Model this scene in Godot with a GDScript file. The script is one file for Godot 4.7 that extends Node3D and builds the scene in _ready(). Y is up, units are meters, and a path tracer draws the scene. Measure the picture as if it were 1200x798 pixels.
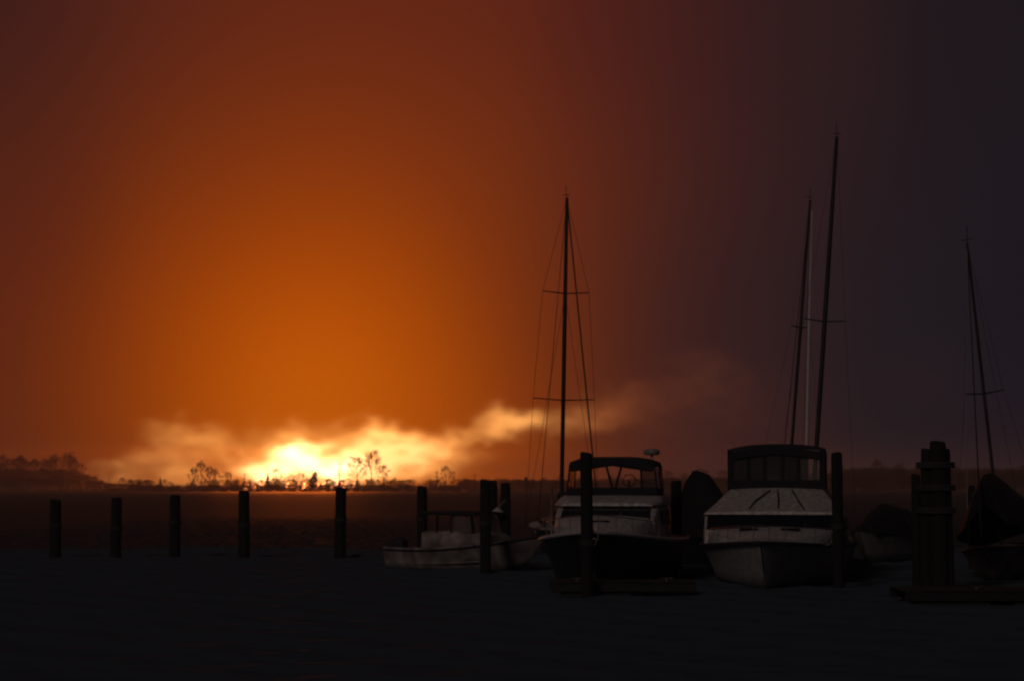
extends Node3D
# A marina at night: moored boats, piles and masts in front of a brush fire that burns behind the far shore.
# Units are metres, y is up, the water lies at y = 0, the camera looks along -z.

const EYE := 2.6
const LENS := 2400.0 / 1200.0        # focal length over picture width
var mats := {}
var taken := {}
var rng := RandomNumberGenerator.new()


func _ready() -> void:
	rng.seed = 20
	setup_camera()
	setup_sky()
	setup_materials()
	build_water()
	build_far_shore()
	build_fire()
	build_trees()
	build_piles()
	build_docks()
	build_flybridge_cruiser()
	build_sedan_cruiser()
	build_work_boat()
	build_sailboats()
	build_covered_boats()
	build_small_things()


# ------------------------------------------------------------------ camera, sky, light

func setup_camera() -> void:
	var cam := Camera3D.new()
	cam.name = "camera"
	cam.fov = 18.88
	cam.near = 0.5
	cam.far = 9000.0
	cam.position = Vector3(0, EYE, 0)
	cam.rotation_degrees = Vector3(4.052, 0, 0)
	var lens := CameraAttributesPhysical.new()
	lens.frustum_focal_length = 85.0
	lens.frustum_focus_distance = 9.0
	lens.exposure_aperture = 8.5
	cam.attributes = lens
	cam.fov = 18.88
	add_child(cam)
	cam.current = true


var sky_spots := [
	# azimuth, elevation (degrees), sRGB of the smoke lit sky there
	[-15.28, 13.10, 55, 26, 26], [-12.89, 13.10, 68, 31, 26], [-10.03, 13.10, 85, 35, 24], [-7.16, 13.10, 95, 38, 22], [-4.06, 13.10, 98, 38, 22], [-0.95, 13.10, 94, 37, 23], [2.86, 13.10, 78, 31, 26], [5.73, 13.10, 58, 28, 28], [8.59, 13.10, 44, 28, 30], [13.13, 13.10, 30, 23, 28],
	[-15.28, 10.84, 66, 30, 24], [-12.89, 10.84, 80, 34, 23], [-10.03, 10.84, 103, 41, 20], [-7.16, 10.84, 116, 46, 18], [-4.06, 10.84, 119, 47, 18], [-0.95, 10.84, 108, 43, 20], [2.86, 10.84, 84, 34, 25], [5.73, 10.84, 60, 29, 29], [8.59, 10.84, 44, 28, 30], [13.13, 10.84, 30, 23, 28],
	[-15.28, 8.45, 78, 33, 22], [-12.89, 8.45, 93, 37, 20], [-9.55, 8.45, 120, 48, 16], [-7.16, 8.45, 134, 54, 14], [-4.77, 8.45, 139, 56, 14], [-1.91, 8.45, 128, 51, 16], [0.48, 8.45, 110, 44, 20], [2.86, 8.45, 90, 37, 24], [5.25, 8.45, 66, 31, 28], [7.64, 8.45, 48, 28, 30], [10.50, 8.45, 36, 26, 31], [13.37, 8.45, 29, 23, 29],
	[-15.28, 6.06, 82, 34, 20], [-12.89, 6.06, 98, 38, 20], [-9.55, 6.06, 140, 56, 11], [-7.16, 6.06, 168, 69, 8], [-5.25, 6.06, 174, 73, 7], [-2.86, 6.06, 162, 67, 8], [-0.48, 6.06, 130, 52, 14], [1.91, 6.06, 98, 39, 22], [4.30, 6.06, 66, 32, 29], [7.16, 6.06, 44, 28, 31], [11.46, 6.06, 32, 26, 31], [14.32, 6.06, 28, 23, 30],
	[-15.28, 3.68, 84, 34, 20], [-13.37, 3.68, 102, 39, 20], [-11.46, 3.68, 130, 51, 13], [-9.55, 3.68, 158, 64, 8], [-7.40, 3.68, 188, 82, 5], [-5.49, 3.68, 199, 90, 6], [-3.34, 3.68, 188, 82, 5], [-1.43, 3.68, 160, 66, 8], [0.48, 3.68, 126, 48, 14], [1.91, 3.68, 98, 40, 22], [3.34, 3.68, 76, 33, 30], [5.01, 3.68, 55, 30, 31], [6.68, 3.68, 41, 28, 31], [11.46, 3.68, 31, 26, 31], [14.32, 3.68, 27, 22, 30],
	[-15.28, 2.12, 85, 35, 18], [-13.37, 2.12, 105, 41, 16], [-11.46, 2.12, 136, 55, 10], [-9.55, 2.12, 167, 70, 5], [-7.40, 2.12, 196, 90, 4], [-5.49, 2.12, 209, 101, 5], [-3.34, 2.12, 196, 90, 4], [-1.43, 2.12, 170, 72, 6], [0.95, 2.12, 138, 55, 11], [3.34, 2.12, 80, 34, 28], [5.01, 2.12, 58, 30, 30], [6.68, 2.12, 45, 28, 30], [11.46, 2.12, 33, 26, 31], [14.32, 2.12, 27, 22, 30],
	[-15.28, 0.57, 86, 35, 18], [-13.37, 0.57, 106, 42, 14], [-11.46, 0.57, 136, 56, 9], [-9.55, 0.57, 176, 77, 5], [-7.40, 0.57, 204, 96, 4], [-5.49, 0.57, 216, 106, 5], [-3.34, 0.57, 205, 97, 4], [-1.43, 0.57, 182, 80, 5], [0.95, 0.57, 148, 60, 10], [3.34, 0.57, 84, 35, 26], [5.01, 0.57, 64, 31, 27], [6.68, 0.57, 50, 28, 28], [11.46, 0.57, 33, 25, 30], [14.32, 0.57, 27, 21, 29],
]
var sky_lin := PackedVector3Array()


func lin(r: float, g: float, b: float) -> Vector3:
	var c := Color(r / 255.0, g / 255.0, b / 255.0).srgb_to_linear()
	return Vector3(c.r, c.g, c.b)


func glow(az: float, el: float) -> Vector3:
	# smooth average (of logarithms) of the spots round this direction, fading to the unlit night away from them
	var total := 0.0
	var sum := Vector3.ZERO
	var night := lin(20, 16, 20)
	for i in sky_spots.size():
		var a: Array = sky_spots[i]
		var dx: float = (az - a[0]) / 1.7
		var dy: float = (el - a[1]) / 1.7
		var q := dx * dx + dy * dy
		var w := exp(-0.5 * q) + 0.004 / (1.0 + pow(q / 14.0, 2.0))
		total += w
		sum += w * sky_lin[i]
	var far := 0.0009
	sum += far * Vector3(log(night.x), log(night.y), log(night.z))
	total += far
	sum /= total
	return Vector3(exp(sum.x), exp(sum.y), exp(sum.z))


# banks of lit smoke: azimuth, elevation, half widths (degrees), strength
var smoke_banks := [
	[-5.65, 0.60, 0.92, 0.40, 6.6], [-6.0, 0.2, 1.6, 0.24, 1.7], [-4.95, 0.36, 0.32, 0.38, 4.0], [-7.15, 0.36, 0.42, 0.24, 3.6],
	[-5.4, 1.25, 1.35, 0.42, 0.75], [-6.6, 0.7, 0.9, 0.36, 0.75], [-4.6, 0.75, 0.7, 0.42, 1.3],
	[-9.25, 1.42, 0.62, 0.30, 0.30], [-10.0, 0.85, 0.55, 0.32, 0.34], [-8.5, 0.85, 0.95, 0.45, 0.58], [-10.75, 0.34, 0.7, 0.20, 0.42], [-8.9, 0.3, 0.9, 0.25, 0.55],
	[-2.9, 0.92, 1.25, 0.42, 1.15], [-2.05, 1.12, 0.68, 0.36, 0.75], [-3.8, 0.9, 0.95, 0.55, 1.2], [-3.2, 0.42, 1.1, 0.28, 1.1], [-3.5, 1.45, 0.7, 0.22, 0.35],
	[-0.95, 1.42, 0.62, 0.15, 0.34], [0.1, 1.80, 0.72, 0.30, 0.95], [1.1, 1.74, 0.95, 0.30, 0.34], [2.1, 1.85, 0.9, 0.32, 0.11], [2.8, 2.15, 0.8, 0.42, 0.05], [3.5, 2.35, 0.8, 0.45, 0.03], [5.3, 2.8, 1.2, 0.7, 0.030], [4.2, 1.6, 1.6, 0.5, 0.016], [6.6, 2.2, 1.0, 0.6, 0.008], [11.5, 3.0, 1.0, 0.7, 0.003],
]


func smoke(az: float, el: float, fine: FastNoiseLite, broad: FastNoiseLite) -> float:
	var wx := az + 0.42 * broad.get_noise_2d(az * 10.0, el * 16.0) + 0.20 * fine.get_noise_2d(az * 11.0, el * 19.0)
	var wy := el + 0.26 * broad.get_noise_2d(az * 10.0 + 300.0, el * 16.0) + 0.15 * fine.get_noise_2d(az * 11.0 + 300.0, el * 19.0)
	var s := 0.0
	for b in smoke_banks:
		var dx: float = (wx - b[0]) / b[2]
		var dy: float = (wy - b[1]) / b[3]
		var q := dx * dx + dy * dy
		s += b[4] * exp(-0.6 * pow(q, 1.5))
	var n := fine.get_noise_2d(az * 9.0 - 90.0, el * 18.0 + 50.0) * 0.5 + broad.get_noise_2d(az * 6.0 + 80.0, el * 13.0) * 0.6
	return s * clampf(1.0 + 1.1 * n, 0.25, 2.0)


func setup_sky() -> void:
	for a in sky_spots:
		var l := lin(a[2], a[3], a[4])
		sky_lin.append(Vector3(log(l.x), log(l.y), log(l.z)))
	var fine := FastNoiseLite.new()
	fine.seed = 5
	fine.frequency = 0.12
	fine.fractal_octaves = 3
	var broad := FastNoiseLite.new()
	broad.seed = 11
	broad.frequency = 0.05
	broad.fractal_octaves = 2
	# the whole sphere coarsely, then the part with smoke in full detail
	var cw := 512
	var ch := 256
	var img := Image.create(cw, ch, false, Image.FORMAT_RGBAF)
	for j in ch:
		var el := 90.0 - (j + 0.5) / ch * 180.0
		for i in cw:
			var az := (i + 0.5) / cw * 360.0 - 180.0
			var c: Vector3
			if el < -4.0:
				c = lin(20, 16, 20)
			elif el > 45.0 or absf(az) > 70.0:
				c = glow(clampf(az, -70.0, 70.0), minf(el, 45.0)) if (i % 4 == 0) else Vector3(-1, 0, 0)
			else:
				c = glow(az, maxf(el, 0.0))
			if c.x < 0.0:
				img.set_pixel(i, j, img.get_pixel(i - i % 4, j))
			else:
				img.set_pixel(i, j, Color(c.x, c.y, c.z))
	img.resize(4096, 2048, Image.INTERPOLATE_CUBIC)
	var per := 4096.0 / 360.0
	for j in range(2048 / 2 - int(8.0 * per), 2048 / 2 + int(1.0 * per)):
		var el := 90.0 - (j + 0.5) / 2048.0 * 180.0
		for i in range(2048 - int(17.0 * per), 2048 + int(17.0 * per)):
			var az := (i + 0.5) / 4096.0 * 360.0 - 180.0
			var s := smoke(az, el, fine, broad)
			if s > 0.0004:
				var c := img.get_pixel(i, j)
				var lit := clampf((s - 1.2) * 0.25, 0.0, 1.0)
				var red := smoothstep(1.0, 3.4, az)  # farther from the flames only the redder light arrives
				img.set_pixel(i, j, Color(c.r + s * 0.72, c.g + s * lerpf(lerpf(0.325, 0.42, lit), 0.19, red), c.b + s * lerpf(lerpf(0.082, 0.17, lit), 0.05, red)))
	# a panorama begins and ends straight ahead (-z), so its halves change places
	var turned := Image.create(4096, 2048, false, Image.FORMAT_RGBAF)
	turned.blit_rect(img, Rect2i(2048, 0, 2048, 2048), Vector2i(0, 0))
	turned.blit_rect(img, Rect2i(0, 0, 2048, 2048), Vector2i(2048, 0))
	var pan := PanoramaSkyMaterial.new()
	pan.panorama = ImageTexture.create_from_image(turned)
	var sky := Sky.new()
	sky.sky_material = pan
	var env := Environment.new()
	env.background_mode = Environment.BG_SKY
	env.sky = sky
	env.background_energy_multiplier = 1.0
	env.tonemap_mode = Environment.TONE_MAPPER_LINEAR
	env.tonemap_exposure = 1.0
	env.volumetric_fog_enabled = true
	env.volumetric_fog_density = 0.0
	env.fog_enabled = true
	env.fog_density = 0.00028
	env.fog_light_color = Color(0.9, 0.86, 0.84)
	env.sdfgi_enabled = true
	env.ssao_enabled = true
	env.ssil_enabled = true
	var we := WorldEnvironment.new()
	we.name = "world_environment"
	we.environment = env
	add_child(we)
	# the last light of the town and the clouded moon, from behind the camera
	var moon := DirectionalLight3D.new()
	moon.name = "night_light"
	moon.light_energy = 0.085
	moon.light_color = Color(1.0, 0.9, 0.86)
	moon.light_angular_distance = 12.0
	moon.shadow_enabled = true
	moon.rotation_degrees = Vector3(-24, -26, 0)
	moon.sky_mode = DirectionalLight3D.SKY_MODE_LIGHT_ONLY
	add_child(moon)


# ------------------------------------------------------------------ materials

func noise_tex(frequency: float, seed_: int, low: float, high: float, normal := false, octaves := 4, bump := 2.0, size := 512) -> NoiseTexture2D:
	var n := FastNoiseLite.new()
	n.seed = seed_
	n.frequency = frequency
	n.fractal_octaves = octaves
	var t := NoiseTexture2D.new()
	t.width = size
	t.height = size
	t.seamless = true
	t.noise = n
	if normal:
		t.as_normal_map = true
		t.bump_strength = bump
	else:
		var g := Gradient.new()
		g.set_color(0, Color(low, low, low))
		g.set_color(1, Color(high, high, high))
		t.color_ramp = g
	return t


func mat(called: String, r: float, g: float, b: float, rough: float, tex: Texture2D = null, scale := 1.0, stretch := Vector3.ONE) -> StandardMaterial3D:
	# r, g, b are real world (linear) base colours
	var m := StandardMaterial3D.new()
	m.resource_name = called
	m.albedo_color = Color(r, g, b).linear_to_srgb()
	m.roughness = rough
	if tex:
		m.albedo_texture = tex
		m.uv1_triplanar = true
		m.uv1_scale = stretch * scale
	mats[called] = m
	return m


func setup_materials() -> void:
	var mottled := noise_tex(0.02, 3, 0.62, 1.0)
	var grain := noise_tex(0.03, 8, 0.45, 1.0)
	var cloth := noise_tex(0.05, 14, 0.7, 1.0)
	var ripple := noise_tex(0.016, 21, 0.0, 1.0, false, 5)
	var m := mat("water", 0.035, 0.05, 0.058, 0.6)
	m.uv1_triplanar = true
	m.uv1_world_triplanar = true
	m.uv1_scale = Vector3.ONE * 0.16
	m.heightmap_enabled = true
	m.heightmap_texture = ripple
	m.heightmap_scale = 26.0
	m.metallic_specular = 0.27
	# inside the harbour the chop is short and steep and the water full of mud
	m = mat("harbour_water", 0.072, 0.095, 0.12, 0.8)
	m.metallic_specular = 0.03
	mat("shore", 0.045, 0.036, 0.026, 0.95, mottled, 0.02)
	mat("reed", 0.08, 0.06, 0.04, 0.95, mottled, 0.4)
	mat("bark", 0.05, 0.042, 0.035, 0.95, grain, 0.5)
	mat("needle", 0.035, 0.045, 0.028, 0.95, mottled, 0.5)
	mat("pile_wood", 0.015, 0.014, 0.013, 0.9, grain, 1.2, Vector3(1, 0.12, 1))
	mat("wet_wood", 0.010, 0.010, 0.009, 0.55, grain, 1.2, Vector3(1, 0.12, 1))
	mat("dock_wood", 0.03, 0.028, 0.026, 0.9, grain, 1.0, Vector3(1, 1, 0.15))
	mat("float_black", 0.02, 0.02, 0.022, 0.7, mottled, 1.0)
	m = mat("gelcoat", 0.72, 0.69, 0.64, 0.55, mottled, 0.5)
	m.clearcoat_enabled = true
	m.clearcoat = 0.1
	m.clearcoat_roughness = 0.4
	mat("deck_white", 0.66, 0.63, 0.58, 0.75, mottled, 0.7)
	m = mat("navy", 0.012, 0.014, 0.028, 0.4, mottled, 0.5)
	m.clearcoat_enabled = true
	m.clearcoat = 0.3
	mat("bottom_paint", 0.03, 0.02, 0.02, 0.8, mottled, 0.6)
	mat("grey_hull", 0.34, 0.33, 0.32, 0.55, mottled, 0.5)
	m = mat("dark_canvas", 0.016, 0.017, 0.022, 0.92, cloth, 1.5)
	m.rim_enabled = true
	m.rim = 0.15
	mat("tarp", 0.005, 0.005, 0.006, 0.8, cloth, 0.8)
	m = mat("dark_glass", 0.008, 0.009, 0.011, 0.12)
	m = mat("vinyl", 0.35, 0.33, 0.32, 0.2)
	m.transparency = BaseMaterial3D.TRANSPARENCY_ALPHA
	m.albedo_color = Color(0.3, 0.28, 0.28, 0.42)
	m = mat("clear_vinyl", 0.35, 0.33, 0.32, 0.15)
	m.transparency = BaseMaterial3D.TRANSPARENCY_ALPHA
	m.albedo_color = Color(0.6, 0.58, 0.55, 0.16)
	m = mat("steel", 0.5, 0.5, 0.5, 0.3)
	m.metallic = 1.0
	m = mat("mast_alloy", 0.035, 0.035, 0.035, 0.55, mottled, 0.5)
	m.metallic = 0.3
	mat("rubber", 0.02, 0.02, 0.02, 0.8)
	mat("weathered", 0.40, 0.34, 0.31, 0.8, noise_tex(0.006, 40, 0.28, 1.0), 0.35)
	mat("rope", 0.3, 0.27, 0.22, 0.95)
	mat("dark_rope", 0.04, 0.04, 0.04, 0.95)
	mat("white_plastic", 0.75, 0.74, 0.7, 0.5, mottled, 1.0)
	mat("teak", 0.14, 0.08, 0.04, 0.7, grain, 1.0, Vector3(0.15, 1, 1))
	m = mat("flame", 1.0, 0.6, 0.2, 1.0)
	m.emission_enabled = true
	m.emission = Color(1.0, 0.82, 0.55)
	m.emission_energy_multiplier = 2.4


# ------------------------------------------------------------------ nodes

func numbered(called: String) -> String:
	var n: int = taken.get(called, 0)
	taken[called] = n + 1
	return called if n == 0 else "%s_%03d" % [called, n]


func thing(called: String, label: String, category: String, at := Vector3.ZERO, turn := 0.0, group := "") -> Node3D:
	var o := Node3D.new()
	o.name = numbered(called)
	add_child(o)
	o.position = at
	o.rotation_degrees.y = turn
	describe(o, label, category, group)
	return o


func describe(o: Node, label: String, category: String, group := "") -> void:
	o.set_meta("label", label)
	o.set_meta("category", category)
	if group:
		o.set_meta("group", group)


func part(called: String, s: Variant, m: String, parent: Node3D) -> MeshInstance3D:
	var o := MeshInstance3D.new()
	o.name = called
	if s is SurfaceTool:
		s.generate_normals()
		o.mesh = s.commit()
	else:
		o.mesh = s
	o.material_override = mats[m]
	parent.add_child(o, true)
	return o


func solo(called: String, s: Variant, m: String, label: String, category: String, at := Vector3.ZERO, group := "") -> MeshInstance3D:
	var o := part(numbered(called), s, m, self)
	o.position = at
	describe(o, label, category, group)
	return o


func struct(called: String, s: Variant, m: String) -> MeshInstance3D:
	var o := part(called, s, m, self)
	o.set_meta("kind", "structure")
	o.set_meta("label", called.replace("_", " "))
	return o


func tool() -> SurfaceTool:
	var s := SurfaceTool.new()
	s.begin(Mesh.PRIMITIVE_TRIANGLES)
	return s


func side(px: float, d: float) -> float:
	# metres to the right of the camera's axis, for a bearing given as a share of the lens' width
	return (px - 600.0) / 1200.0 / LENS * d


func spot(px: float, d: float, y := 0.0) -> Vector3:
	return Vector3(side(px, d), y, -d)


# ------------------------------------------------------------------ shapes

func tri(s: SurfaceTool, a: Vector3, b: Vector3, c: Vector3) -> void:
	s.add_vertex(a)
	s.add_vertex(b)
	s.add_vertex(c)


func quad(s: SurfaceTool, a: Vector3, b: Vector3, c: Vector3, d: Vector3) -> void:
	tri(s, a, b, c)
	tri(s, a, c, d)


func loft(s: SurfaceTool, rings: Array, closed := true, caps := true, smooth := true) -> void:
	s.set_smooth_group(1 if smooth else -1)
	for i in rings.size() - 1:
		var a: PackedVector3Array = rings[i]
		var b: PackedVector3Array = rings[i + 1]
		var n := a.size()
		for k in (n if closed else n - 1):
			var l := (k + 1) % n
			quad(s, a[k], a[l], b[l], b[k])
	if caps:
		s.set_smooth_group(-1)
		for e in [0, rings.size() - 1]:
			var r: PackedVector3Array = rings[e]
			var c := Vector3.ZERO
			for p in r:
				c += p
			c /= r.size()
			for k in r.size():
				var l := (k + 1) % r.size()
				if e == 0:
					tri(s, c, r[l], r[k])
				else:
					tri(s, c, r[k], r[l])


func tube(s: SurfaceTool, pts: Array, radii: Variant, sides := 6, caps := true) -> void:
	var rings := []
	for i in pts.size():
		var dir: Vector3 = (pts[mini(i + 1, pts.size() - 1)] - pts[maxi(i - 1, 0)]).normalized()
		var u := dir.cross(Vector3.UP if absf(dir.y) < 0.9 else Vector3.RIGHT).normalized()
		var v := dir.cross(u)
		var r: float = radii[i] if radii is Array else radii
		var ring := PackedVector3Array()
		for k in sides:
			var a := TAU * k / sides
			ring.append(pts[i] + (u * cos(a) + v * sin(a)) * r)
		rings.append(ring)
	loft(s, rings, true, caps)


func box(s: SurfaceTool, c: Vector3, size: Vector3, bevel := 0.02) -> void:
	# a box whose vertical edges and top and bottom rims are chamfered
	var h := size / 2.0
	var b := minf(bevel, minf(h.x, minf(h.y, h.z)) * 0.9)
	var rings := []
	for lv in [[-h.y, b], [-h.y + b, 0.0], [h.y - b, 0.0], [h.y, b]]:
		var x: float = h.x - lv[1]
		var z: float = h.z - lv[1]
		var y: float = lv[0]
		rings.append(PackedVector3Array([
			c + Vector3(-x + b, y, -z), c + Vector3(x - b, y, -z), c + Vector3(x, y, -z + b), c + Vector3(x, y, z - b),
			c + Vector3(x - b, y, z), c + Vector3(-x + b, y, z), c + Vector3(-x, y, z - b), c + Vector3(-x, y, -z + b)]))
	loft(s, rings, true, true, false)


func pane(s: SurfaceTool, a: Vector3, b: Vector3, c: Vector3, d: Vector3, thick: float) -> void:
	var n := (b - a).cross(d - a).normalized() * thick
	var lo := PackedVector3Array([a, b, c, d])
	var hi := PackedVector3Array([a + n, b + n, c + n, d + n])
	loft(s, [lo, hi], true, true, false)


func house(s: SurfaceTool, secs: Array, crown := 0.05, round_ := 0.12) -> void:
	# a superstructure from cross sections [z, half width below, half width above, y below, y above]
	var rings := []
	for q in secs:
		var z: float = q[0]
		var wb: float = q[1]
		var wt: float = q[2]
		var y0: float = q[3]
		var y1: float = q[4]
		var r := minf(round_, (y1 - y0) * 0.45)
		var ring := PackedVector3Array([Vector3(-wb, y0, z), Vector3(-lerpf(wt, wb, r / maxf(y1 - y0, 0.01)), y1 - r, z), Vector3(-wt + r * 0.3, y1 - r * 0.3, z), Vector3(-wt + r, y1, z)])
		for k in 3:
			ring.append(Vector3(lerpf(-wt + r, wt - r, (k + 1) / 4.0), y1 + crown * sin(PI * (k + 1) / 4.0), z))
		ring.append_array([Vector3(wt - r, y1, z), Vector3(wt - r * 0.3, y1 - r * 0.3, z), Vector3(lerpf(wt, wb, r / maxf(y1 - y0, 0.01)), y1 - r, z), Vector3(wb, y0, z)])
		rings.append(ring)
	loft(s, rings)


# a hull: L long, B wide, sheer from hs (stern) to hb (bow)
func half_breadth(t: float, B: float, full: float, stern: float) -> float:
	return B / 2.0 * pow(maxf(1.0 - pow(t, full), 0.0), 0.72) * lerpf(stern, 1.0, sin(minf(t * 1.25, 0.5) * PI))


func sheer(t: float, hs: float, hb: float) -> float:
	return lerpf(hs, hb, t * t) - 0.06 * sin(PI * t)


func hull_rings(L: float, B: float, hs: float, hb: float, draft: float, full := 3.0, stern := 0.9, rake := 0.9, low := 1.0) -> Array:
	var rings := []
	var n := 20
	for i in n + 1:
		var t := float(i) / n
		t = 1.0 - pow(1.0 - t, 1.5)
		var b := maxf(half_breadth(t, B, full, stern), 0.02)
		var h := sheer(t, hs, hb) * low
		var bc := maxf(b * (0.86 - 0.42 * t * t), 0.015)
		var hc := 0.02 + 0.42 * pow(t, 3.0)
		var kl := lerpf(-draft, hc * 0.6, pow(t, 3.5))
		var z := -L / 2.0 + L * t
		var ring := PackedVector3Array()
		for sgn in [-1.0, 1.0]:
			var pts := [Vector3(b, h, z), Vector3(lerpf(b, bc, 0.42), lerpf(hc, h, 0.62), z - rake * 0.30 * pow(t, 4.0)), Vector3(lerpf(b, bc, 0.8), lerpf(hc, h, 0.28), z - rake * 0.62 * pow(t, 4.0)), Vector3(bc, hc, z - rake * 0.85 * pow(t, 4.0))]
			if sgn < 0.0:
				for p in pts:
					ring.append(Vector3(-p.x, p.y, p.z))
				ring.append(Vector3(0, kl, z - rake * pow(t, 4.0)))
			else:
				pts.reverse()
				for p in pts:
					ring.append(p)
		rings.append(ring)
	return rings


func hull_shape(L: float, B: float, hs: float, hb: float, draft: float, full := 3.0, stern := 0.9, rake := 0.9) -> SurfaceTool:
	var s := tool()
	var rings := hull_rings(L, B, hs, hb, draft, full, stern, rake)
	loft(s, rings, false, false)
	s.set_smooth_group(-1)
	var r: PackedVector3Array = rings[0]
	for k in r.size() - 2:
		tri(s, r[0], r[k + 2], r[k + 1])
	return s


func deck_shape(L: float, B: float, hs: float, hb: float, full := 3.0, stern := 0.9, t0 := 0.0, t1 := 1.0, drop := 0.03, crown := 0.08) -> SurfaceTool:
	var s := tool()
	var rings := []
	for i in 17:
		var t := lerpf(t0, t1, i / 16.0)
		t = 1.0 - pow(1.0 - t, 1.25) if t1 > 0.99 else t
		var b := maxf(half_breadth(t, B, full, stern) - 0.012, 0.01)
		var ring := PackedVector3Array()
		for k in 9:
			var u := k / 4.0 - 1.0
			ring.append(Vector3(b * u, sheer(t, hs, hb) - drop + crown * (1.0 - u * u) * minf(1.0, b), -L / 2.0 + L * t))
		rings.append(ring)
	loft(s, rings, false, false)
	return s


func edge_line(L: float, B: float, hs: float, hb: float, full: float, stern: float, sgn: float, inset: float, up: float, t0 := 0.0, t1 := 1.0, n := 16) -> Array:
	var pts := []
	for i in n + 1:
		var t := lerpf(t0, t1, float(i) / n)
		t = 1.0 - pow(1.0 - t, 1.4) if t1 > 0.99 else t
		pts.append(Vector3(sgn * maxf(half_breadth(t, B, full, stern) - inset, 0.0), sheer(t, hs, hb) + up, -L / 2.0 + L * t - (inset * 0.5 if t > 0.98 else 0.0)))
	return pts


func rub_rail(o: Node3D, L: float, B: float, hs: float, hb: float, full: float, stern: float, m := "rubber", r := 0.035) -> void:
	var s := tool()
	for sgn in [-1.0, 1.0]:
		tube(s, edge_line(L, B, hs, hb, full, stern, sgn, -0.005, -0.03), r, 5)
	part("rub_rail", s, m, o)


func bow_rail(o: Node3D, L: float, B: float, hs: float, hb: float, full: float, stern: float, t0: float, high: float) -> void:
	var s := tool()
	for sgn in [-1.0, 1.0]:
		var top := edge_line(L, B, hs, hb, full, stern, sgn, 0.1, high, t0, 0.995)
		var foot := edge_line(L, B, hs, hb, full, stern, sgn, 0.1, -0.02, t0, 0.995)
		top[0] = foot[0]
		tube(s, top, 0.014, 5)
		for k in range(2, top.size(), 3):
			tube(s, [foot[k], top[k]], 0.012, 5)
	part("bow_rail", s, "steel", o)


# ------------------------------------------------------------------ setting

func wave(x: float, z: float) -> float:
	var h := 0.0
	for w in [[0.35, 2.1, 0.035, 0.3], [-0.2, 1.35, 0.024, 1.7], [0.9, 0.8, 0.014, 4.0], [-0.75, 0.62, 0.011, 2.2], [0.15, 0.45, 0.009, 0.9]]:
		var a: float = w[0]
		var k := TAU / float(w[1])
		var ph: float = k * (x * sin(a) + z * cos(a)) + w[3] + 0.9 * sin(0.23 * x + w[3]) + 0.7 * sin(0.31 * z - 0.17 * x)
		h += w[2] * (1.0 - 2.0 * absf(sin(ph * 0.5)))
	return h


func build_water() -> void:
	# near the boats the chop is real; beyond it the same sheet runs on flat to the far shore
	var x0 := -34.0
	var x1 := 34.0
	var z0 := -180.0
	var z1 := -14.0
	var st := 0.3
	var nx := int((x1 - x0) / st)
	var nz := int((z1 - z0) / st)
	var v := PackedVector3Array()
	var nm := PackedVector3Array()
	var open_bay := PackedInt32Array()
	var harbour := PackedInt32Array()
	v.resize((nx + 1) * (nz + 1))
	nm.resize(v.size())
	for j in nz + 1:
		for i in nx + 1:
			var x := lerpf(x0, x1, float(i) / nx)
			var z := lerpf(z0, z1, float(j) / nz)
			var e := clampf(minf((x - x0) / 8.0, (x1 - x) / 8.0), 0.0, 1.0) * clampf((z - z0) / 80.0, 0.0, 1.0) * clampf((z1 - z) / 6.0, 0.0, 1.0)
			v[j * (nx + 1) + i] = Vector3(x, wave(x, z) * e, z)
	for j in nz + 1:
		for i in nx + 1:
			var l := v[j * (nx + 1) + maxi(i - 1, 0)]
			var r := v[j * (nx + 1) + mini(i + 1, nx)]
			var u := v[maxi(j - 1, 0) * (nx + 1) + i]
			var d := v[mini(j + 1, nz) * (nx + 1) + i]
			nm[j * (nx + 1) + i] = (d - u).cross(r - l).normalized()
	for j in nz:
		for i in nx:
			var a := j * (nx + 1) + i
			var six := [a, a + 1, a + nx + 2, a, a + nx + 2, a + nx + 1]
			if v[a].z + 1.6 * sin(v[a].x * 0.4) + sin(v[a].x * 1.3) < -86.0:
				open_bay.append_array(six)
			else:
				harbour.append_array(six)
	var arr := []
	arr.resize(Mesh.ARRAY_MAX)
	arr[Mesh.ARRAY_VERTEX] = v
	arr[Mesh.ARRAY_NORMAL] = nm
	var am := ArrayMesh.new()
	for half in [harbour, open_bay]:
		arr[Mesh.ARRAY_INDEX] = half
		am.add_surface_from_arrays(Mesh.PRIMITIVE_TRIANGLES, arr)
	# the ring of calm water round it
	var s := tool()
	s.set_smooth_group(-1)
	var W := 2600.0
	var far := -910.0
	quad(s, Vector3(-W, 0, far), Vector3(W, 0, far), Vector3(W, 0, z0), Vector3(-W, 0, z0))
	quad(s, Vector3(-W, 0, z0), Vector3(x0, 0, z0), Vector3(x0, 0, z1), Vector3(-W, 0, z1))
	quad(s, Vector3(x1, 0, z0), Vector3(W, 0, z0), Vector3(W, 0, z1), Vector3(x1, 0, z1))
	quad(s, Vector3(-W, 0, z1), Vector3(W, 0, z1), Vector3(W, 0, 300), Vector3(-W, 0, 300))
	s.generate_normals()
	s.commit(am)
	var w := struct("water", am, "water")
	w.material_override = null
	am.surface_set_material(0, mats["harbour_water"])
	am.surface_set_material(1, mats["water"])
	am.surface_set_material(2, mats["water"])


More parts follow.
